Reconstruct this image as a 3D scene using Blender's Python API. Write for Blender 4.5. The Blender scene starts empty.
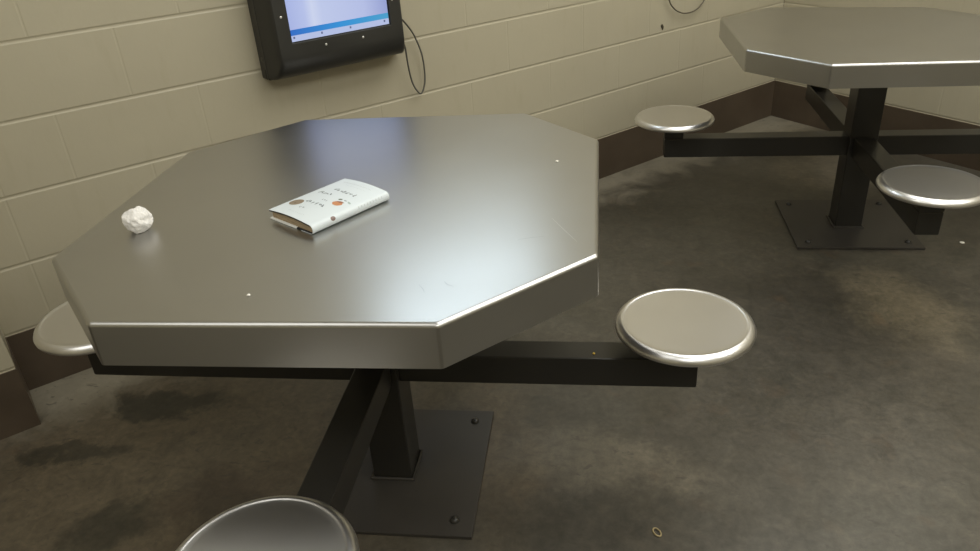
import bpy, bmesh, math, random
from mathutils import Vector, Matrix, noise
random.seed(4)
S = bpy.context.scene
C = S.collection
PI = math.pi

# ------------------------------------------------------------------ materials
def nodes(name):
    m = bpy.data.materials.new(name); m.use_nodes = True
    nt = m.node_tree
    return m, nt, nt.nodes['Principled BSDF']

def plain(name, col, rough=.5, metal=0, spec=.5):
    m, nt, b = nodes(name)
    b.inputs['Base Color'].default_value = (*col, 1)
    b.inputs['Roughness'].default_value = rough
    b.inputs['Metallic'].default_value = metal
    b.inputs['Specular IOR Level'].default_value = spec
    return m

def noise_tex(nt, scale, detail=4, rough=.55, dist=0, stretch=None, coord='Object'):
    tc = nt.nodes.new('ShaderNodeTexCoord')
    n = nt.nodes.new('ShaderNodeTexNoise')
    n.inputs['Scale'].default_value = scale; n.inputs['Detail'].default_value = detail
    n.inputs['Roughness'].default_value = rough; n.inputs['Distortion'].default_value = dist
    if stretch:
        mp = nt.nodes.new('ShaderNodeMapping'); mp.inputs['Scale'].default_value = stretch
        nt.links.new(tc.outputs[coord], mp.inputs['Vector']); nt.links.new(mp.outputs['Vector'], n.inputs['Vector'])
    else:
        nt.links.new(tc.outputs[coord], n.inputs['Vector'])
    return n.outputs['Fac']

def ramp(nt, fac, stops):
    r = nt.nodes.new('ShaderNodeValToRGB')
    e = r.color_ramp.elements
    while len(e) < len(stops): e.new(.5)
    for el, (p, c) in zip(e, stops):
        el.position = p; el.color = (*c, 1) if len(c) == 3 else c
    nt.links.new(fac, r.inputs['Fac'])
    return r.outputs['Color']

def mix(nt, fac, a, b, mode='MIX'):
    x = nt.nodes.new('ShaderNodeMix'); x.data_type = 'RGBA'; x.blend_type = mode
    for sock, v in ((x.inputs[0], fac), (x.inputs[6], a), (x.inputs[7], b)):
        if hasattr(v, 'links'): nt.links.new(v, sock)
        elif isinstance(v, (int, float)): sock.default_value = v
        else: sock.default_value = (*v, 1)
    return x.outputs[2]

def mrange(nt, fac, a, b, lo=.3, hi=.7):
    x = nt.nodes.new('ShaderNodeMapRange')
    x.inputs[1].default_value = lo; x.inputs[2].default_value = hi
    x.inputs[3].default_value = a; x.inputs[4].default_value = b
    nt.links.new(fac, x.inputs[0]); return x.outputs[0]

def bump(nt, b, h, strength, dist=.001):
    x = nt.nodes.new('ShaderNodeBump'); x.inputs['Strength'].default_value = strength
    x.inputs['Distance'].default_value = dist
    nt.links.new(h, x.inputs['Height']); nt.links.new(x.outputs['Normal'], b.inputs['Normal'])

def metal(name, col, rlo, rhi):
    m, nt, b = nodes(name)
    b.inputs['Metallic'].default_value = 1
    n1 = noise_tex(nt, 3, 2, .5)
    n2 = noise_tex(nt, 2.2, 3)
    c = ramp(nt, n2, [(.3, tuple(x * .95 for x in col)), (.7, tuple(x * 1.04 for x in col))])
    nt.links.new(c, b.inputs['Base Color'])
    nt.links.new(mrange(nt, n1, rlo, rhi), b.inputs['Roughness'])
    return m

STEEL = metal('stainless_steel', (.49, .485, .47), .30, .335)
SEAT = metal('seat_steel', (.76, .75, .74), .30, .34)

def dark_paint(name, col, r):
    m, nt, b = nodes(name)
    n = noise_tex(nt, 6, 2)
    nt.links.new(ramp(nt, n, [(.25, tuple(x * .85 for x in col)), (.75, tuple(x * 1.18 for x in col))]), b.inputs['Base Color'])
    nt.links.new(mrange(nt, n, r - .02, r + .05), b.inputs['Roughness'])
    bump(nt, b, noise_tex(nt, 160, 3), .08, .0006)
    return m
BLACK = dark_paint('black_paint', (.026, .024, .020), .30)
PLATE = dark_paint('base_plate_paint', (.044, .039, .033), .42)
KIOSK = dark_paint('kiosk_enclosure', (.030, .029, .025), .40)

def wall_mat():
    m, nt, b = nodes('cream_block_paint')
    n1 = noise_tex(nt, 1.6, 4, .6)
    n2 = noise_tex(nt, 7, 5, .6, 0, (3, 3, .7))
    base = ramp(nt, n1, [(.3, (.450, .405, .295)), (.7, (.485, .440, .322))])
    dirt = ramp(nt, n2, [(.55, (1, 1, 1)), (.78, (.945, .935, .91))])
    nt.links.new(mix(nt, 1.0, base, dirt, 'MULTIPLY'), b.inputs['Base Color'])
    b.inputs['Roughness'].default_value = .42
    bump(nt, b, noise_tex(nt, 70, 4, .6), .16, .0015)
    return m
WALL = wall_mat()

def brown_mat():
    m, nt, b = nodes('brown_base_paint')
    n = noise_tex(nt, 6, 5)
    nt.links.new(ramp(nt, n, [(.3, (.070, .050, .033)), (.7, (.098, .072, .049))]), b.inputs['Base Color'])
    b.inputs['Roughness'].default_value = .45
    bump(nt, b, noise_tex(nt, 80, 3), .1, .001)
    return m
BROWN = brown_mat()

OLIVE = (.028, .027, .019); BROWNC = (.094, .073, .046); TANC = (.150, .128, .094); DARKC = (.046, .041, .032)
STAINS_AND_FILL = [(-.62, -.02, .62, .48, .3, (.135, .106, .068), .8, .5), (.25, .10, .10, .30, .2, (.112, .085, .052), .7, .5),  # first: brown floor, colour lightened to offset the dimmer light there
          (.55, .045, .24, .085, -.2, (.150, .128, .092), .55, .45), (.66, .02, .10, .06, -.2, TANC, .5, .4), (.50, -.17, .22, .09, -.1, DARKC, .75, .5),
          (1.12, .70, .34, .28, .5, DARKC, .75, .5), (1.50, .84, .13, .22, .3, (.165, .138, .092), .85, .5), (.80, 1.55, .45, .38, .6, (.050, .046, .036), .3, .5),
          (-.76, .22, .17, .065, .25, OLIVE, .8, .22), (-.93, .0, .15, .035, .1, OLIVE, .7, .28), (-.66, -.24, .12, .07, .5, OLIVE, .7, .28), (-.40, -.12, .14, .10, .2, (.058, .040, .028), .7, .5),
          (1.56, 2.06, .24, .22, .3, TANC, .75, .25), (-1.10, .30, .20, .10, .75, (.34, .305, .235), .9, .5), (-.5, -2.1, .9, .7, 0, (.190, .172, .140), .85, .3), (1.40, 2.66, .34, .12, .2, (.20, .175, .125), .7, .5)]  # large pale patch behind the viewer: added, unseen, brightens the near skirt's reflection
def floor_mat():
    m, nt, b = nodes('stained_concrete')
    big = noise_tex(nt, 1.3, 6, .6, .6)
    mid = noise_tex(nt, 4.6, 7, .66, .9)
    fine = noise_tex(nt, 48, 5, .7)
    c = ramp(nt, big, [(.30, (.055, .047, .034)), (.50, (.070, .062, .047)), (.70, (.088, .080, .063))])
    # worn and spilt patches, plus colour added to lift dim floor and skirt
    tcs = nt.nodes.new('ShaderNodeTexCoord')
    nz = nt.nodes.new('ShaderNodeTexNoise'); nz.inputs['Scale'].default_value = 7; nz.inputs['Detail'].default_value = 6
    nz.inputs['Roughness'].default_value = .65
    nt.links.new(tcs.outputs['Object'], nz.inputs['Vector'])
    off = nt.nodes.new('ShaderNodeVectorMath'); off.operation = 'MULTIPLY_ADD'
    nt.links.new(nz.outputs['Color'], off.inputs[0]); off.inputs[1].default_value = (.30, .30, 0); off.inputs[2].default_value = (-.15, -.15, 0)
    add = nt.nodes.new('ShaderNodeVectorMath'); nt.links.new(tcs.outputs['Object'], add.inputs[0]); nt.links.new(off.outputs[0], add.inputs[1])
    for x, y, rx, ry, ang, col, k, soft in STAINS_AND_FILL:
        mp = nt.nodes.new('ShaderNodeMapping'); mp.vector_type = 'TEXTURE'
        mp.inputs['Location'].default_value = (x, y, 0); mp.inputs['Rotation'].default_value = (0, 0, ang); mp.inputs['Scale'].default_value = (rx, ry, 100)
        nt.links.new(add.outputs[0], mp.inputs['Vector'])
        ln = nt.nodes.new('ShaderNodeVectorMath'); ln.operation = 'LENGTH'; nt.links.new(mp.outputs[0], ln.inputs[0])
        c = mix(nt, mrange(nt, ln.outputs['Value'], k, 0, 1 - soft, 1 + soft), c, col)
    c = mix(nt, mrange(nt, mid, 0, .38, .52, .76), c, (.118, .098, .068))
    dk = noise_tex(nt, 3.1, 7, .68, 1.2)
    c = mix(nt, mrange(nt, dk, .50, 0, .28, .47), c, (.036, .034, .024))
    mott = noise_tex(nt, 15, 8, .75, .8)
    c = mix(nt, 1.0, c, ramp(nt, mott, [(.30, (.72, .72, .70)), (.52, (1, 1, 1)), (.72, (1.28, 1.26, 1.22))]), 'MULTIPLY')
    rust = noise_tex(nt, 8.5, 4, .5, .4)
    c = mix(nt, mrange(nt, rust, 0, .30, .62, .76), c, (.115, .070, .038))
    c = mix(nt, 1.0, c, ramp(nt, fine, [(.3, (.80, .80, .80)), (.7, (1.20, 1.20, 1.20))]), 'MULTIPLY')
    # pale scuffed dust where mops never reach, along the foot of the block walls
    tc = nt.nodes.new('ShaderNodeTexCoord')
    dot = nt.nodes.new('ShaderNodeVectorMath'); dot.operation = 'DOT_PRODUCT'
    dot.inputs[1].default_value = (-0.69981, 0.71433, 0)
    nt.links.new(tc.outputs['Object'], dot.inputs[0])
    wob = nt.nodes.new('ShaderNodeMath'); wob.operation = 'MULTIPLY_ADD'
    nt.links.new(mid, wob.inputs[0]); wob.inputs[1].default_value = .62
    nt.links.new(dot.outputs['Value'], wob.inputs[2])
    c = mix(nt, mrange(nt, wob.outputs[0], 0, .8, 1.10, 1.30), c, (.255, .228, .172))
    chips = noise_tex(nt, 26, 5, .6, .6, (1, 1.8, 1))
    c = mix(nt, mrange(nt, chips, 0, .55, .60, .68), c, (.050, .044, .034))
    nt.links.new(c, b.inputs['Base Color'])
    nt.links.new(mrange(nt, mid, .30, .46), b.inputs['Roughness'])
    bump(nt, b, fine, .10, .0015)
    return m
FLOOR = floor_mat()
CEIL = plain('ceiling_paint', (.80, .78, .72), .8)
PAPER = plain('white_paper', (.80, .775, .74), .75)
COVER = plain('book_jacket', (.655, .71, .735), .35)
INSIDE = plain('jacket_inside', (.86, .87, .84), .5)
BOARD = plain('book_board', (.02, .021, .024), .6)
INK = plain('printed_ink', (.20, .225, .235), .5)
PALEINK = plain('pale_printed_ink', (.50, .54, .54), .5)
TAN = plain('tan_print', (.24, .185, .125), .5)
TANDARK = plain('dark_tan_print', (.12, .08, .05), .5)
ORANGE = plain('orange_print', (.52, .22, .085), .5)
RUST = plain('rust_print', (.30, .13, .07), .5)
LEAF = plain('leaf_print', (.13, .15, .12), .5)
LEAFPALE = plain('pale_leaf_print', (.36, .44, .40), .5)
PINK = plain('brown_print', (.22, .15, .13), .5)
SCREW = plain('bright_screw', (.75, .74, .70), .35, .6)
LOCK = plain('worn_lock', (.11, .105, .09), .4, .5)
SLOT = plain('dark_slot', (.006, .006, .006), .6)
CORD = plain('grey_cord', (.10, .095, .08), .45)
CORDLIGHT = plain('thin_cord', (.10, .085, .06), .5)
CRUMB = plain('white_crumb', (.85, .82, .74), .7)
YELLOW = plain('yellow_crumb', (.55, .37, .06), .6)
STRAW = plain('straw_scrap', (.34, .27, .14), .6)
GRIME = plain('dark_chip', (.06, .05, .03), .7)
SCUFF = plain('scuffed_steel', (.40, .40, .40), .42, .95)
SHINE = plain('bright_scratch', (.66, .66, .64), .42, .95)

def page_mat():
    m, nt, b = nodes('page_edges')
    n = noise_tex(nt, 60, 3, .5, 0, (1, 1, 22))
    nt.links.new(ramp(nt, n, [(.35, (.27, .20, .12)), (.65, (.47, .36, .23))]), b.inputs['Base Color'])
    b.inputs['Roughness'].default_value = .8
    return m
PAGES = page_mat()

def glow(name, col, strength, grad=None):
    m, nt, b = nodes(name)
    b.inputs['Base Color'].default_value = (.02, .02, .02, 1)
    b.inputs['Roughness'].default_value = .25
    b.inputs['Emission Color'].default_value = (*col, 1)
    b.inputs['Emission Strength'].default_value = strength
    if grad:
        tc = nt.nodes.new('ShaderNodeTexCoord'); sx = nt.nodes.new('ShaderNodeSeparateXYZ')
        nt.links.new(tc.outputs['Object'], sx.inputs[0])
        nt.links.new(ramp(nt, mrange(nt, sx.outputs[0], 0, 1, *grad[0]), grad[1]), b.inputs['Emission Color'])
    return m

# ------------------------------------------------------------------ mesh helpers
def obj(name, bm, mats, parent=None, smooth=None, loc=None, rotz=0, wn=True):
    me = bpy.data.meshes.new(name)
    bmesh.ops.recalc_face_normals(bm, faces=bm.faces)
    bm.to_mesh(me); bm.free()
    for m in (mats if isinstance(mats, (list, tuple)) else [mats]): me.materials.append(m)
    if smooth is not None:
        for p in me.polygons: p.use_smooth = True
        me.set_sharp_from_angle(angle=math.radians(smooth))
    o = bpy.data.objects.new(name, me); C.objects.link(o)
    if loc: o.location = loc
    o.rotation_euler.z = rotz
    if parent: o.parent = parent
    if smooth is not None and wn:
        w = o.modifiers.new('weighted_normals', 'WEIGHTED_NORMAL'); w.weight = 100; w.keep_sharp = True
    return o

def empty(name, loc=(0, 0, 0), rotz=0):
    o = bpy.data.objects.new(name, None); C.objects.link(o)
    o.location = loc; o.rotation_euler.z = rotz; o.empty_display_size = .1
    return o

def tag(o, label, cat, group=None):
    o['label'] = label; o['category'] = cat
    if group: o['group'] = group
    return o

def structure(o, label=None):
    o['kind'] = 'structure'
    if label: o['label'] = label
    return o

def add_box(bm, x0, x1, y0, y1, z0, z1, bev=0, seg=2):
    v = [bm.verts.new((x, y, z)) for x in (x0, x1) for y in (y0, y1) for z in (z0, z1)]
    f = [bm.faces.new([v[i] for i in q]) for q in ((0, 1, 3, 2), (4, 6, 7, 5), (0, 4, 5, 1), (2, 3, 7, 6), (0, 2, 6, 4), (1, 5, 7, 3))]
    if bev:
        es = list({e for x in f for e in x.edges})
        bmesh.ops.bevel(bm, geom=es, offset=bev, segments=seg, affect='EDGES', profile=.5)

def add_lathe(bm, prof, n=64, c=(0, 0)):
    rings = []
    for r, z in prof:
        if r < 1e-6: rings.append([bm.verts.new((c[0], c[1], z))])
        else: rings.append([bm.verts.new((c[0] + r * math.cos(2 * PI * i / n), c[1] + r * math.sin(2 * PI * i / n), z)) for i in range(n)])
    for a, b in zip(rings, rings[1:]):
        for i in range(n):
            j = (i + 1) % n
            if len(a) == 1 and len(b) == 1: continue
            if len(a) == 1: bm.faces.new((a[0], b[i], b[j]))
            elif len(b) == 1: bm.faces.new((a[i], a[j], b[0]))
            else: bm.faces.new((a[i], a[j], b[j], b[i]))

def catmull(pts, sub=10):
    P = [Vector(p) for p in pts]; P = [P[0] * 2 - P[1]] + P + [P[-1] * 2 - P[-2]]
    out = []
    for i in range(1, len(P) - 2):
        a, b, c, d = P[i - 1:i + 3]
        for k in range(sub):
            t = k / sub
            out.append(.5 * ((2 * b) + (c - a) * t + (2 * a - 5 * b + 4 * c - d) * t * t + (3 * b - a - 3 * c + d) * t ** 3))
    out.append(P[-2]); return out

def add_tube(bm, pts, r, n=10):
    rings = []; up = Vector((0, 0, 1))
    for i, p in enumerate(pts):
        d = (pts[min(i + 1, len(pts) - 1)] - pts[max(i - 1, 0)]).normalized()
        if i == 0:
            s = d.orthogonal().normalized()
        else:
            s = (s - d * s.dot(d)).normalized()
        t = d.cross(s)
        rings.append([bm.verts.new(p + (s * math.cos(2 * PI * k / n) + t * math.sin(2 * PI * k / n)) * r) for k in range(n)])
    for a, b in zip(rings, rings[1:]):
        for k in range(n): bm.faces.new((a[k], a[(k + 1) % n], b[(k + 1) % n], b[k]))
    bm.faces.new(rings[0]); bm.faces.new(rings[-1])

# ------------------------------------------------------------------ the room
WANG = .77513; WOFF = 1.06014
T = Vector((math.cos(WANG), math.sin(WANG), 0)); N = Vector((-math.sin(WANG), math.cos(WANG), 0))
WO = N * WOFF
def on_wall(u, d, z): return WO + T * u - N * d + Vector((0, 0, z))
COURSE = .2032; DZ = -.002; CEILZ = 3.05
UR = 3.085                              # inside corner at the far right
UJ = -.709; DJ = .212                   # pilaster jog at the left

def block_wall(name, u0, u1, odd, even, extra=(), loc=None, rotz=0, g=.0062, gv=.0042, dp=.0019, dv=.0007):
    """painted concrete block in running bond with tooled joints; local x along the wall, -y into the room"""
    bm = bmesh.new()
    k = 0
    zt = CEILZ
    while COURSE * k + DZ < zt:
        z0 = max(0, COURSE * k + DZ); z1 = min(zt, COURSE * (k + 1) + DZ)
        off = odd if k % 2 else even
        xs = [u0] + [off + .4064 * i for i in range(-40, 41) if u0 + .03 < off + .4064 * i < u1 - .03] + [u1]
        if k <= 3 : xs = sorted(set(xs + [e for e in extra if all(abs(e - x) > .02 for x in xs)]))
        for a, b in zip(xs, xs[1:]):
            zl, zh = z0 + g, z1 - g
            L = bm.faces.new
            def v(x, y, z): return bm.verts.new((x, y, z))
            L([v(a + gv, 0, zl), v(b - gv, 0, zl), v(b - gv, 0, zh), v(a + gv, 0, zh)])
            for x, s in ((a, 1), (b, -1)):                      # shallow vertical joints
                xm = x + s * gv * .4
                L([v(x, dv, zl), v(xm, dv * .85, zl), v(xm, dv * .85, zh), v(x, dv, zh)])
                L([v(xm, dv * .85, zl), v(x + s * gv, 0, zl), v(x + s * gv, 0, zh), v(xm, dv * .85, zh)])
                for z in (zl, zh): L([v(x, dv, z), v(x + s * gv, 0, z), v(x, 0, z)])
            for z, e in ((zl, z0), (zh, z1)):                   # deeper bed joints
                zm = e + (z - e) * .4
                L([v(a, 0, z), v(b, 0, z), v(b, dp * .85, zm), v(a, dp * .85, zm)])
                L([v(a, dp * .85, zm), v(b, dp * .85, zm), v(b, dp, e), v(a, dp, e)])
        k += 1
    # solid body behind the joints
    add_box(bm, u0, u1, dp + .0005, .14, 0, zt)
    bmesh.ops.remove_doubles(bm, verts=bm.verts, dist=1e-6)
    me = obj(name, bm, WALL, loc=loc, rotz=rotz)
    return structure(me)

w_back = block_wall('wall_back', UJ, UR, .022, -.169, extra=(-.575,), loc=WO, rotz=WANG)
# right wall leaves the corner towards the viewer's right
pR = on_wall(UR, 0, 0); dR = Vector((2.156 - 1.459, 2.036 - 2.872, 0)).normalized()
RANG = math.atan2(dR.y, dR.x)
w_right = block_wall('wall_right', -.0, 4.2, .10, .3032, loc=pR, rotz=RANG)
# pilaster: the wall steps forward at the left
w_left = block_wall('wall_left', -3.2, UJ, -.575 - .4064 - .2, -.575 - .4064, loc=WO - N * DJ, rotz=WANG)
bm = bmesh.new(); add_box(bm, UJ - .05, UJ, -DJ + .004, 0, 0, CEILZ)
structure(obj('trim_1', bm, WALL, loc=WO, rotz=WANG))
# far side of the dayroom behind the viewer
w_front = block_wall('wall_front', -4.2, 4.2, 0, .2032, loc=WO - N * 5.2, rotz=WANG + PI)
w_far = block_wall('wall_side', -6, 1, 0, .2032, loc=on_wall(-3.2, 0, 0), rotz=WANG + PI / 2)

def base_strip(name, a, b, t=.0025, loc=None, rotz=0):
    bm = bmesh.new()
    add_box(bm, a, b, -t, .012, 0, COURSE + DZ - .0035, .0008, 2)
    return structure(obj(name, bm, BROWN, loc=loc, rotz=rotz))
base_strip('baseboard_back', UJ, UR + .0, loc=WO, rotz=WANG)
base_strip('baseboard_right', 0, 4.2, loc=pR, rotz=RANG)
base_strip('baseboard_left', -3.2, UJ + .0022, loc=WO - N * DJ, rotz=WANG)
bm = bmesh.new(); add_box(bm, UJ - .002, UJ + .0025, -DJ - .0015, 0, 0, COURSE + DZ - .0035, .0008, 2)
structure(obj('baseboard_jog', bm, BROWN, loc=WO, rotz=WANG))

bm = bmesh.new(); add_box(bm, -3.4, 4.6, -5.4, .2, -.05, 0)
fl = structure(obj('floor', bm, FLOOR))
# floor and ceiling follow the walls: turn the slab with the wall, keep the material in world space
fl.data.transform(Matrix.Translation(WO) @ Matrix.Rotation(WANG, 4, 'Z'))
bm = bmesh.new(); add_box(bm, -3.4, 4.6, -5.4, .2, CEILZ, CEILZ + .05)
ce = structure(obj('ceiling', bm, CEIL)); ce.data.transform(Matrix.Translation(WO) @ Matrix.Rotation(WANG, 4, 'Z'))

# ------------------------------------------------------------------ tables
H = .7645
ATOP = .376; AH = .0752; AW = .070; SEATZ = .458; SR = .1500
def octagon_top(name, corners, parent, RIM):
    bm = bmesh.new()
    top = [bm.verts.new((x, y, H)) for x, y in corners]
    bot = [bm.verts.new((x, y, H - RIM)) for x, y in corners]
    ft = bm.faces.new(top); fb = bm.faces.new(bot[::-1])
    for i in range(8):
        j = (i + 1) % 8; bm.faces.new((top[i], bot[i], bot[j], top[j]))
    bmesh.ops.recalc_face_normals(bm, faces=bm.faces)
    vert_e = [e for e in bm.edges if abs(e.verts[0].co.z - e.verts[1].co.z) > .01]
    bmesh.ops.bevel(bm, geom=vert_e, offset=.0045, segments=3, affect='EDGES', profile=.5)
    bm.normal_update()
    te = [e for e in bm.edges if all(v.co.z > H - 1e-5 for v in e.verts) and len(e.link_faces) == 2 and any(f.normal.z < .5 for f in e.link_faces)]
    bmesh.ops.bevel(bm, geom=te, offset=.0085, segments=5, affect='EDGES', profile=.5)
    # turned-under hem: the skirt's lower edge closes round a shallow recess
    bm.normal_update()
    bmf = min(bm.faces, key=lambda f: f.calc_center_median().z)
    bmesh.ops.inset_region(bm, faces=[bmf], thickness=.02, depth=0)
    for v in bmf.verts: v.co.z += .03
    return obj(name, bm, STEEL, parent, 35)

def make_table(corners, rz_top, rz_arm, loc, AL, RIM):
    r = empty('dining_table', loc)
    top = octagon_top('tabletop', corners, r, RIM); top.rotation_euler.z = rz_top
    a = rz_arm
    bm = bmesh.new(); h = .0495; add_box(bm, -h, h, -h, h, .009, H - RIM + .035, .005, 2)
    # fillet weld round the foot of the post
    obj('pedestal', bm, BLACK, r, 30, rotz=a)
    bm = bmesh.new(); w = .225; add_box(bm, -w, w, -w, w, 0, .0095, .002, 2)
    bp = obj('base_plate', bm, PLATE, r, 30, rotz=a)
    bm = bmesh.new()
    q = h + .004
    add_tube(bm, [Vector(p) for p in ((-q, -q, .011), (q, -q, .011), (q, q, .011), (-q, q, .011), (-q, -q, .011))], .005, 8)
    obj('weld', bm, PLATE, bp, 40)
    for sx in (-1, 1):
        for sy in (-1, 1):
            bm = bmesh.new(); add_lathe(bm, [(.0, .019), (.005, .0185), (.009, .016), (.011, .012), (.0115, .0095), (0, .0095)], 16, (sx * .178, sy * .178))
            obj('anchor_bolt', bm, BLACK, bp, 50)
    ALS = AL
    for k in range(4):
        t = a + k * PI / 2; AL = ALS[k]; E = .727 if k != 2 else .728
        bm = bmesh.new(); add_box(bm, h - .002, AL + .035 if len(set(ALS)) == 1 else E, -AW / 2, AW / 2, ATOP - AH, ATOP, .0045, 2)
        obj('arm', bm, BLACK, r, 30, rotz=t)
        bm = bmesh.new(); add_box(bm, AL - .035, AL + .035, -AW / 2, AW / 2, ATOP, SEATZ - .0215, .0035, 2)
        obj('seat_post', bm, BLACK, r, 30, rotz=t)
        bm = bmesh.new()
        z = SEATZ
        add_lathe(bm, [(0, z - .0015), (.06, z - .0012), (.120, z - .0010), (.1292, z - .0010), (.1318, z + .0003), (.1345, z + .0012), (.1385, z + .0002),
                       (.1430, z - .0028), (.1475, z - .0078), (SR, z - .0140), (.1492, z - .0185), (.145, z - .0215), (.08, z - .0215), (0, z - .0215)], 96)
        s = obj('seat', bm, SEAT, r, 40, loc=(AL * math.cos(t), AL * math.sin(t), 0), rotz=t)
    return r

T1 = [(-.281, -.5175), (.276, -.5035), (.510, -.277), (.507, .320), (.314, .544), (-.295, .528), (-.515, .276), (-.495, -.300)]
T2 = [(-.286, -.515), (.245, -.525), (.490, -.285), (.395, .124), (.258, .328), (-.297, .45), (-.506, .269), (-.496, -.28)]
t1 = make_table(T1, 0, .012, (0, 0, 0), (.695, .690, .681, .697), .080)
tag(t1, 'nearest octagonal stainless steel table with four round seats, holding the book and paper ball', 'table', 'octagonal steel tables with fixed seats')
t2 = make_table(T2, 0, -.006, (1.477, 1.472, 0), (.686,) * 4, .073)
tag(t2, 'bare octagonal stainless steel table with fixed seats, farther back in the right corner', 'table', 'octagonal steel tables with fixed seats')

# scuffs and scratches on the near tabletop, kept with the tabletop
top1 = [c for c in t1.children if c.name.startswith('tabletop')][0]
def scratch(pts, w, m, nm):
    bm = bmesh.new(); P = catmull([(x, y, H + .0002) for x, y in pts], 5)
    n = len(P); L = []
    for i, p in enumerate(P):
        d = (P[min(i + 1, n - 1)] - P[max(i - 1, 0)]).normalized(); s = Vector((-d.y, d.x, 0))
        ww = w * (.35 + .65 * math.sin(PI * (i + .3) / (n - .4)))
        L.append((bm.verts.new(p + s * ww / 2), bm.verts.new(p - s * ww / 2)))
    for q, v in zip(L, L[1:]): bm.faces.new((q[0], q[1], v[1], v[0]))
    obj(nm, bm, m, top1)
scratch([(.366, -.222), (.39, -.212), (.413, -.208)], .0014, SCUFF, 'scuff_mark')
scratch([(.422, -.129), (.447, -.18), (.472, -.229)], .0011, SHINE, 'scratch_mark')
scratch([(.262, -.374), (.268, -.383), (.28, -.39)], .0018, SCUFF, 'scuff_mark')
scratch([(.222, -.385), (.232, -.40), (.236, -.41)], .0014, SCUFF, 'scuff_mark')

# ------------------------------------------------------------------ kiosk on the wall
def rrect(u0, u1, z0, z1, r, d, seg=5):
    pts = []
    for cx, cz, a0 in ((u1 - r, z1 - r, 0), (u0 + r, z1 - r, PI / 2), (u0 + r, z0 + r, PI), (u1 - r, z0 + r, 1.5 * PI)):
        for k in range(seg + 1):
            a = a0 + PI / 2 * k / seg
            pts.append((cx + r * math.cos(a), -d, cz + r * math.sin(a)))
    return pts
def loft(bm, loops, cap0=False, cap1=False):
    R = [[bm.verts.new(p) for p in L] for L in loops]
    n = len(R[0])
    for a, b in zip(R, R[1:]):
        for i in range(n): bm.faces.new((a[i], a[(i + 1) % n], b[(i + 1) % n], b[i]))
    if cap0: bm.faces.new(R[0][::-1])
    if cap1: bm.faces.new(R[-1])

KU, KZ = .231, .782
kiosk = empty('wall_kiosk', WO, WANG)
tag(kiosk, 'dark grey wall-mounted kiosk with a lit screen on the cream block wall', 'kiosk')
ZT = 1.245
bm = bmesh.new()
loft(bm, [rrect(.233, .738, .783, ZT, .006, 0), rrect(.233, .738, .783, ZT, .008, .046), rrect(.236, .733, .786, ZT - .004, .008, .048), rrect(.236, .733, .787, ZT - .004, .008, .052)], True, True)
obj('back_housing', bm, KIOSK, kiosk, 30)
SU0, SU1, SZ0, SZ1 = .3080, .6575, .9000, 1.178
bm = bmesh.new()
loft(bm, [rrect(.2345, .734, .785, ZT - .002, .008, .0505), rrect(.241, .729, .786, ZT - .005, .012, .070), rrect(.246, .722, .791, ZT - .008, .014, .085),
          rrect(.250, .717, .800, ZT - .013, .015, .098), rrect(.254, .712, .813, ZT - .018, .015, .108), rrect(.259, .708, .830, ZT - .024, .014, .116),
          rrect(.262, .704, .846, ZT - .030, .012, .1195), rrect(.264, .701, .858, ZT - .034, .010, .1205),
          rrect(SU0 - .006, SU1 + .006, SZ0 - .006, SZ1 + .006, .004, .1205), rrect(SU0 - .004, SU1 + .004, SZ0 - .004, SZ1 + .004, .003, .1195),
          rrect(SU0 - .003, SU1 + .003, SZ0 - .003, SZ1 + .003, .003, .113)], False, True)
obj('front_shell', bm, KIOSK, kiosk, 30)
# lit screen: page, blue bar, pale toolbar and four small icons
E_MAIN = glow('screen_page', (.66, .72, .95), .82, (((SU0), (SU1)), [(0, (.44, .52, .88)), (.16, (.52, .60, .93)), (.24, (.68, .75, .98)), (.33, (.58, .66, .94)), (.75, (.52, .59, .90)), (1, (.34, .40, .74))]))
E_BAR = glow('screen_bar', (.05, .27, .74), .9, (((SU0), (SU1)), [(0, (.02, .15, .58)), (.5, (.025, .29, .70)), (1, (.06, .36, .64))]))
E_TOOL = glow('screen_toolbar', (.50, .58, .86), .85)
E_ICON = glow('screen_icon', (.12, .15, .30), .8)
bm = bmesh.new()
def quad(u0, u1, z0, z1, d, mi):
    f = bm.faces.new([bm.verts.new(p) for p in ((u0, -d, z0), (u1, -d, z0), (u1, -d, z1), (u0, -d, z1))]); f.material_index = mi
zb0, zb1 = .9185, .9360
quad(SU0, SU1, zb1, SZ1, .114, 0); quad(SU0, SU1, zb0, zb1, .114, 1); quad(SU0, SU1, SZ0, zb0, .114, 2)
for u in (.317, .412, .514, .641): quad(u - .0030, u + .0030, .9085, .9150, .1142, 3)
sc = obj('screen', bm, [E_MAIN, E_BAR, E_TOOL, E_ICON], kiosk)
sc['label'] = 'lit pale blue screen with a blue bar'
def kiosk_screw(u, z):
    bm = bmesh.new(); add_lathe(bm, [(0, .0022), (.0022, .002), (.0036, .001), (.0040, -.001), (0, -.001)], 14)
    o = obj('screw', bm, SCREW, kiosk, 40); o.rotation_euler = (PI / 2, 0, 0); o.location = (u, -.1205, z)
KSCREWS = [(.2835, .979), (.2835, 1.12), (.417, .8755), (.551, .8755), (.675, .975), (.675, 1.12)]
for u, z in KSCREWS: kiosk_screw(u, z)
# lock and slot on the left flank
bm = bmesh.new(); add_lathe(bm, [(0, .003), (.0055, .0028), (.0075, .001), (.0078, -.002), (0, -.002)], 18)
o = obj('lock', bm, LOCK, kiosk, 40); o.rotation_euler = (0, -PI / 2, 0); o.location = (.2335, -.026, .848)
bm = bmesh.new(); add_box(bm, .2325, .2335, -.040, -.032, .786, .818)
obj('slot', bm, SLOT, kiosk)

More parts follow.
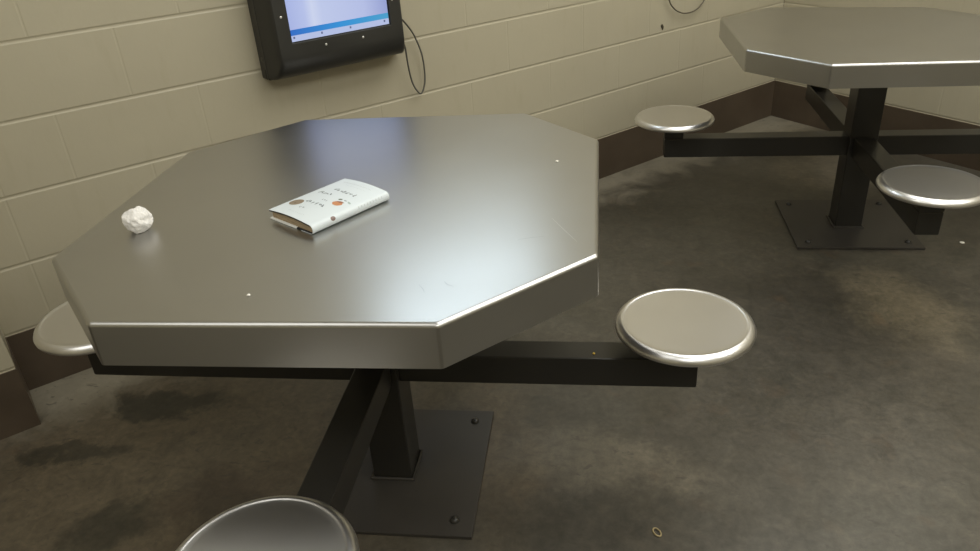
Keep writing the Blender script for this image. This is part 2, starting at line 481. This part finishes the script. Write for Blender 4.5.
def cord(name, pts, r, m, label):
    bm = bmesh.new(); add_tube(bm, catmull(pts, 10), r, 10)
    o = obj(name, bm, m, None, 60, loc=WO, rotz=WANG)
    return tag(o, label, 'cable')
cord('cable', [(.722, -.06, .908), (.738, -.05, .900), (.768, -.036, .873), (.800, -.028, .828), (.826, -.024, .758), (.832, -.022, .69), (.826, -.022, .645), (.808, -.022, .616), (.788, -.024, .633),
               (.770, -.028, .672), (.757, -.036, .735), (.745, -.05, .80), (.722, -.062, .842)], .0031, CORD, 'thin grey cable looping down beside the wall kiosk')
cord('cable', [(2.15, -.004, .97), (2.145, -.015, .94), (2.148, -.02, .85), (2.158, -.02, .757), (2.20, -.02, .708), (2.25, -.02, .684), (2.297, -.02, .677), (2.345, -.02, .681), (2.385, -.02, .70), (2.41, -.02, .735), (2.418, -.02, .85), (2.42, -.015, .94), (2.42, -.004, .97)],
     .0030, CORDLIGHT, 'thin dark cable loop hanging high on the block wall, near the far table')
# small dark chip above a mortar joint
bm = bmesh.new(); bmesh.ops.create_icosphere(bm, subdivisions=2, radius=.009)
for v in bm.verts:
    v.co += Vector((noise.noise(v.co * 90), 0, noise.noise(v.co * 70 + Vector((3, 1, 2))))) * .004
    v.co.y *= .35
    if v.co.z < 0: v.co.x *= .5; v.co.z *= 2.4; v.co.x += .003
tag(obj('wall_chip', bm, GRIME, None, 60, loc=on_wall(2.142, .002, .640), rotz=WANG), 'small dark chip on the block wall below the hanging cable loop', 'chip')

# ------------------------------------------------------------------ book
BK = math.radians(-33.4)
book = empty('book', (-.0228, -.0865, H), BK)
tag(book, 'closed book in a pale jacket with small fruit pictures, lying on the nearest table', 'book')
bw, bl = .0678, .0965
def arch(x):             # top cover height: sags at the fore-edge, rises to the spine shoulder
    t = (x + bw) / (2 * bw)
    return .0202 + .0042 * math.sin(PI * min(1, t * 1.02)) - .0008 * t
bm = bmesh.new(); add_box(bm, -bw, bw - .006, -bl + .001, bl - .001, .0008, .0030, .0006, 1)
obj('back_board', bm, BOARD, book)
bm = bmesh.new(); add_box(bm, -bw - .0006, .016, -bl - .0006, bl + .0006, .0004, .0038, .0006, 1)
obj('jacket_flap', bm, INSIDE, book)
# page block
bm = bmesh.new(); n = 20; rows = []
for i in range(n + 1):
    x = -bw + .004 + (2 * bw - .010) * i / n
    rows.append([(x, .0032), (x, arch(x) - .0032 - .0016 * (1 - i / n))])
for sgn in (-1, 1):
    pass
V = {}
for i, rw in enumerate(rows):
    for j, (x, z) in enumerate(rw):
        for s in (-1, 1): V[i, j, s] = bm.verts.new((x, s * (bl - .004), z))
for i in range(n):
    for s in (-1, 1): bm.faces.new((V[i, 0, s], V[i + 1, 0, s], V[i + 1, 1, s], V[i, 1, s]))
    for j in (0, 1): bm.faces.new((V[i, j, -1], V[i + 1, j, -1], V[i + 1, j, 1], V[i, j, 1]))
for i in (0, n): bm.faces.new((V[i, 0, -1], V[i, 1, -1], V[i, 1, 1], V[i, 0, 1]))
obj('page_block', bm, PAGES, book)
# jacket: front cover, rounded spine and the fold underneath as one sheet with thickness
prof = []
for i in range(25):
    x = -bw - .001 + (2 * bw - .006) * i / 24
    prof.append((x, arch(x)))
xs = prof[-1][0]; zs = prof[-1][1]
for k in range(1, 11):
    t = k / 10
    a = PI / 2 * (1 - 2 * t)
    prof.append((xs + .0085 * math.cos(a), zs / 2 + .0004 + (zs / 2 - .0004) * math.sin(a)))
prof.append((xs - .03, .0004))
def sheet(name, prof, th, m, parent, yl):
    bm = bmesh.new(); A = []
    for i, (x, z) in enumerate(prof):
        p, q = prof[max(i - 1, 0)], prof[min(i + 1, len(prof) - 1)]
        d = Vector((q[0] - p[0], q[1] - p[1])).normalized(); nn = Vector((d.y, -d.x))   # inward
        A.append([bm.verts.new((x + nn.x * o, y, max(.0002, z + nn.y * o))) for y in (-yl, yl) for o in (0, th)])
    for a, b in zip(A, A[1:]):
        bm.faces.new((a[0], b[0], b[2], a[2])); bm.faces.new((a[1], a[3], b[3], b[1]))
        bm.faces.new((a[0], a[1], b[1], b[0])); bm.faces.new((a[2], b[2], b[3], a[3]))
    bm.faces.new((A[0][0], A[0][2], A[0][3], A[0][1])); bm.faces.new((A[-1][0], A[-1][1], A[-1][3], A[-1][2]))
    return obj(name, bm, m, parent, 40)
jk = sheet('jacket', prof, .0007, COVER, book, bl)
jk['label'] = 'pale blue-white printed jacket'
prof2 = [(x, z - .0009) for x, z in prof[:25]]
sheet('front_board', prof2, .0024, BOARD, book, bl - .0004)

def surf_patch(name, m, cx, cy, fn, k=.00018):
    """printed shape lying on the jacket; fn gives outline points relative to the centre"""
    bm = bmesh.new()
    pts = fn; vs = [bm.verts.new((cx + x, cy + y, arch(min(max(cx + x, -bw), bw)) + k)) for x, y in pts]
    c = bm.verts.new((cx, cy, arch(cx) + k))
    for i in range(len(vs)): bm.faces.new((c, vs[i], vs[(i + 1) % len(vs)]))
    return obj(name, bm, m, jk)
def blob(rx, ry, rot=0, n=28, wob=0, sd=0):
    out = []
    for i in range(n):
        a = 2 * PI * i / n; r = 1 + wob * noise.noise(Vector((math.cos(a) * 1.3 + sd, math.sin(a) * 1.3, 0)))
        x, y = rx * r * math.cos(a), ry * r * math.sin(a)
        out.append((x * math.cos(rot) - y * math.sin(rot), x * math.sin(rot) + y * math.cos(rot)))
    return out
surf_patch('round_print', TAN, -.0475, -.0445, blob(.0155, .0145, .3))
surf_patch('round_print', TANDARK, -.046, -.049, blob(.0022, .0022), .00030)
surf_patch('fruit_print', ORANGE, .030, -.0035, blob(.0108, .0100, .2, 28, .25, 2))
surf_patch('fruit_shade_print', RUST, .0315, .003, blob(.0085, .0032, .1, 20, .3, 5), .0003)
surf_patch('leaf_print', LEAF, .0215, .0115, blob(.0048, .0030, .5, 16, .4, 3))
surf_patch('leaf_print', LEAFPALE, .047, .0120, blob(.0060, .0022, -.3, 16, .4, 8))
surf_patch('leaf_print', LEAF, .034, .0135, blob(.0036, .0014, .2, 14, .4, 1))
rng = random.Random(11)
def ink_line(x0, x1, y, hh, count, m, dens=2):
    """faint worn lettering, too small to read"""
    bm = bmesh.new()
    w = (x1 - x0) / count
    for i in range(count):
        cx = x0 + w * (i + .5)
        for k in range(dens):
            a = rng.choice((0, PI / 2, PI / 2, .9, -.9)); L = hh * rng.uniform(.5, 1) if abs(a) > .1 else w * .6
            ox, oy = rng.uniform(-.22, .22) * w, rng.uniform(-.2, .2) * hh
            d = Vector((math.cos(a), math.sin(a))); s = Vector((-d.y, d.x)) * hh * .11
            p = Vector((cx + ox, y + oy))
            q = [p - d * L / 2 - s, p + d * L / 2 - s, p + d * L / 2 + s, p - d * L / 2 + s]
            bm.faces.new([bm.verts.new((v.x, v.y, arch(min(max(v.x, -bw), bw)) + .0002 + k * .00004)) for v in q])
    obj('faded_lettering', bm, m, jk)
ink_line(-.054, -.012, .017, .0105, 5, INK)
ink_line(-.034, .034, .041, .0110, 7, INK)
ink_line(-.036, .023, -.0295, .0105, 6, INK)
ink_line(-.013, .008, -.009, .0060, 3, INK)
ink_line(-.021, -.006, -.057, .0060, 2, INK)
ink_line(-.050, .036, .079, .0035, 22, PALEINK, 2)
ink_line(-.030, .030, .068, .0030, 16, PALEINK, 1)
ink_line(-.030, .022, -.078, .0045, 9, PALEINK, 1)
# small picture on the spine
bm = bmesh.new(); vs = []
def spine_pt(a, y): return (xs + .0087 * math.cos(a), y, zs / 2 + .0004 + (zs / 2 - .0002) * math.sin(a))
for i in range(20):
    t = 2 * PI * i / 20; vs.append(bm.verts.new(spine_pt(.62 + .50 * math.sin(t), -.046 + .0055 * math.cos(t))))
c = bm.verts.new(Vector(spine_pt(.62, -.046)) + Vector((.0004, 0, .0004)))
for i in range(20): bm.faces.new((c, vs[i], vs[(i + 1) % 20]))
obj('spine_print', bm, PINK, jk)
bm = bmesh.new()
for i in range(9):
    y = .016 + i * .0075
    a0, a1 = .25, .75
    bm.faces.new([bm.verts.new(Vector(spine_pt(a, yy)) + Vector((.0003, 0, .0002))) for a, yy in ((a0, y), (a0, y + .0016), (a1, y + .0022), (a1, y + .0006))])
obj('spine_lettering', bm, PALEINK, jk)

# ------------------------------------------------------------------ crumpled paper
bm = bmesh.new(); bmesh.ops.create_icosphere(bm, subdivisions=4, radius=1)
rp = random.Random(37)
planes = []
for i in range(46):
    d = Vector((rp.gauss(0, 1), rp.gauss(0, 1), rp.gauss(0, 1))).normalized(); planes.append((d, rp.uniform(.84, 1.0)))
for v in bm.verts:
    d = v.co.normalized()
    r = 1.12
    for pn, h in planes:
        k = pn.dot(d)
        if k > .2: r = min(r, h / k)
    r += .13 * noise.noise(d * 3.1 + Vector((7, 2, 1))) + .08 * abs(noise.noise(d * 7)) 
    v.co = Vector((d.x * r * .0285, d.y * r * .0280, d.z * r * .0250))
zmin = min(v.co.z for v in bm.verts)
for v in bm.verts: v.co.z = max(0, v.co.z - zmin - .003)
pb = obj('paper_ball', bm, PAPER, None, None, loc=(-.381, -.182, H), rotz=.4)
tag(pb, 'crumpled white paper ball on the left of the nearest steel table', 'paper')

# ------------------------------------------------------------------ crumbs
def crumb(name, loc, r, m, label, sq=.6, cat='crumb'):
    bm = bmesh.new(); bmesh.ops.create_icosphere(bm, subdivisions=2, radius=r)
    for v in bm.verts:
        v.co *= 1 + .35 * noise.noise(v.co * (1.4 / r) + Vector(loc) * 9); v.co.z *= sq
    z = min(v.co.z for v in bm.verts)
    for v in bm.verts: v.co.z -= z
    return tag(obj(name, bm, m, None, None, loc=loc), label, cat)
crumb('crumb', (-.051, -.428, H), .0030, CRUMB, 'tiny white crumb near the front edge of the nearest tabletop')
crumb('crumb', (.416, .168, H), .0034, CRUMB, 'tiny white crumb near the right back corner of the nearest tabletop')
crumb('crumb', (.500, -.011, ATOP), .0032, YELLOW, 'tiny yellow crumb on the black arm leading to the right seat')
crumb('paper_scrap', (1.849, 1.305, 0), .0085, CRUMB, 'small white scrap on the floor beside the far table', .25, 'scrap')
bm = bmesh.new()
add_tube(bm, catmull([(math.cos(a) * .0075, math.sin(a) * .0125, .0022) for a in [i * .9 for i in range(8)]], 4), .0020, 8)
tag(obj('straw_scrap', bm, STRAW, None, 60, loc=(.645, -.171, 0), rotz=.5), 'small curled straw-coloured scrap on the concrete floor in front', 'scrap')

# ------------------------------------------------------------------ lights
def area(name, loc, size, power, col, target=None, sy=None):
    l = bpy.data.lights.new(name, 'AREA'); l.energy = power; l.color = col
    l.shape = 'RECTANGLE'; l.size = size; l.size_y = sy or size
    o = bpy.data.objects.new(name, l); C.objects.link(o); o.location = loc
    if target is not None:
        o.rotation_euler = (Vector(target) - Vector(loc)).to_track_quat('-Z', 'Y').to_euler()
    return o
WARM = (1, 1, .95)
for i, (u, d, pw) in enumerate([(-1.9, 1.5, 22), (1.6, 1.6, 56), (2.4, 3.7, 60), (-.6, 3.6, 38)]):
    p = on_wall(u, d, CEILZ - .02)
    o = area('ceiling_lamp', p, 2.5, pw, WARM, None, 1.5); o.rotation_euler.z = WANG
# cool light fixture on the block wall, above and right of the kiosk
p = on_wall(.90, .06, 1.90)
area('wall_lamp', p, .80, 4.0, (.70, .86, 1), p - N + Vector((0, 0, -.25)), .30)

wd = bpy.data.worlds.new('room_air'); S.world = wd; wd.use_nodes = True
wd.node_tree.nodes['Background'].inputs[0].default_value = (.5, .48, .42, 1)
wd.node_tree.nodes['Background'].inputs[1].default_value = .05

# ------------------------------------------------------------------ camera
cam = bpy.data.cameras.new('camera'); co = bpy.data.objects.new('camera', cam); C.objects.link(co)
cam.sensor_width = 36; cam.lens = 756.93 / 980 * 36; cam.clip_start = .02
co.matrix_world = Matrix.Translation((.51044, -1.42317, 1.35815)) @ Matrix.Rotation(.1634, 4, 'Z') @ Matrix.Rotation(1.07014, 4, 'X') @ Matrix.Rotation(-.07081, 4, 'Z')
S.camera = co
S.view_settings.view_transform = 'Standard'; S.view_settings.look = 'None'
S.view_settings.exposure = .04; S.view_settings.gamma = 1; S.view_settings.use_curve_mapping = False
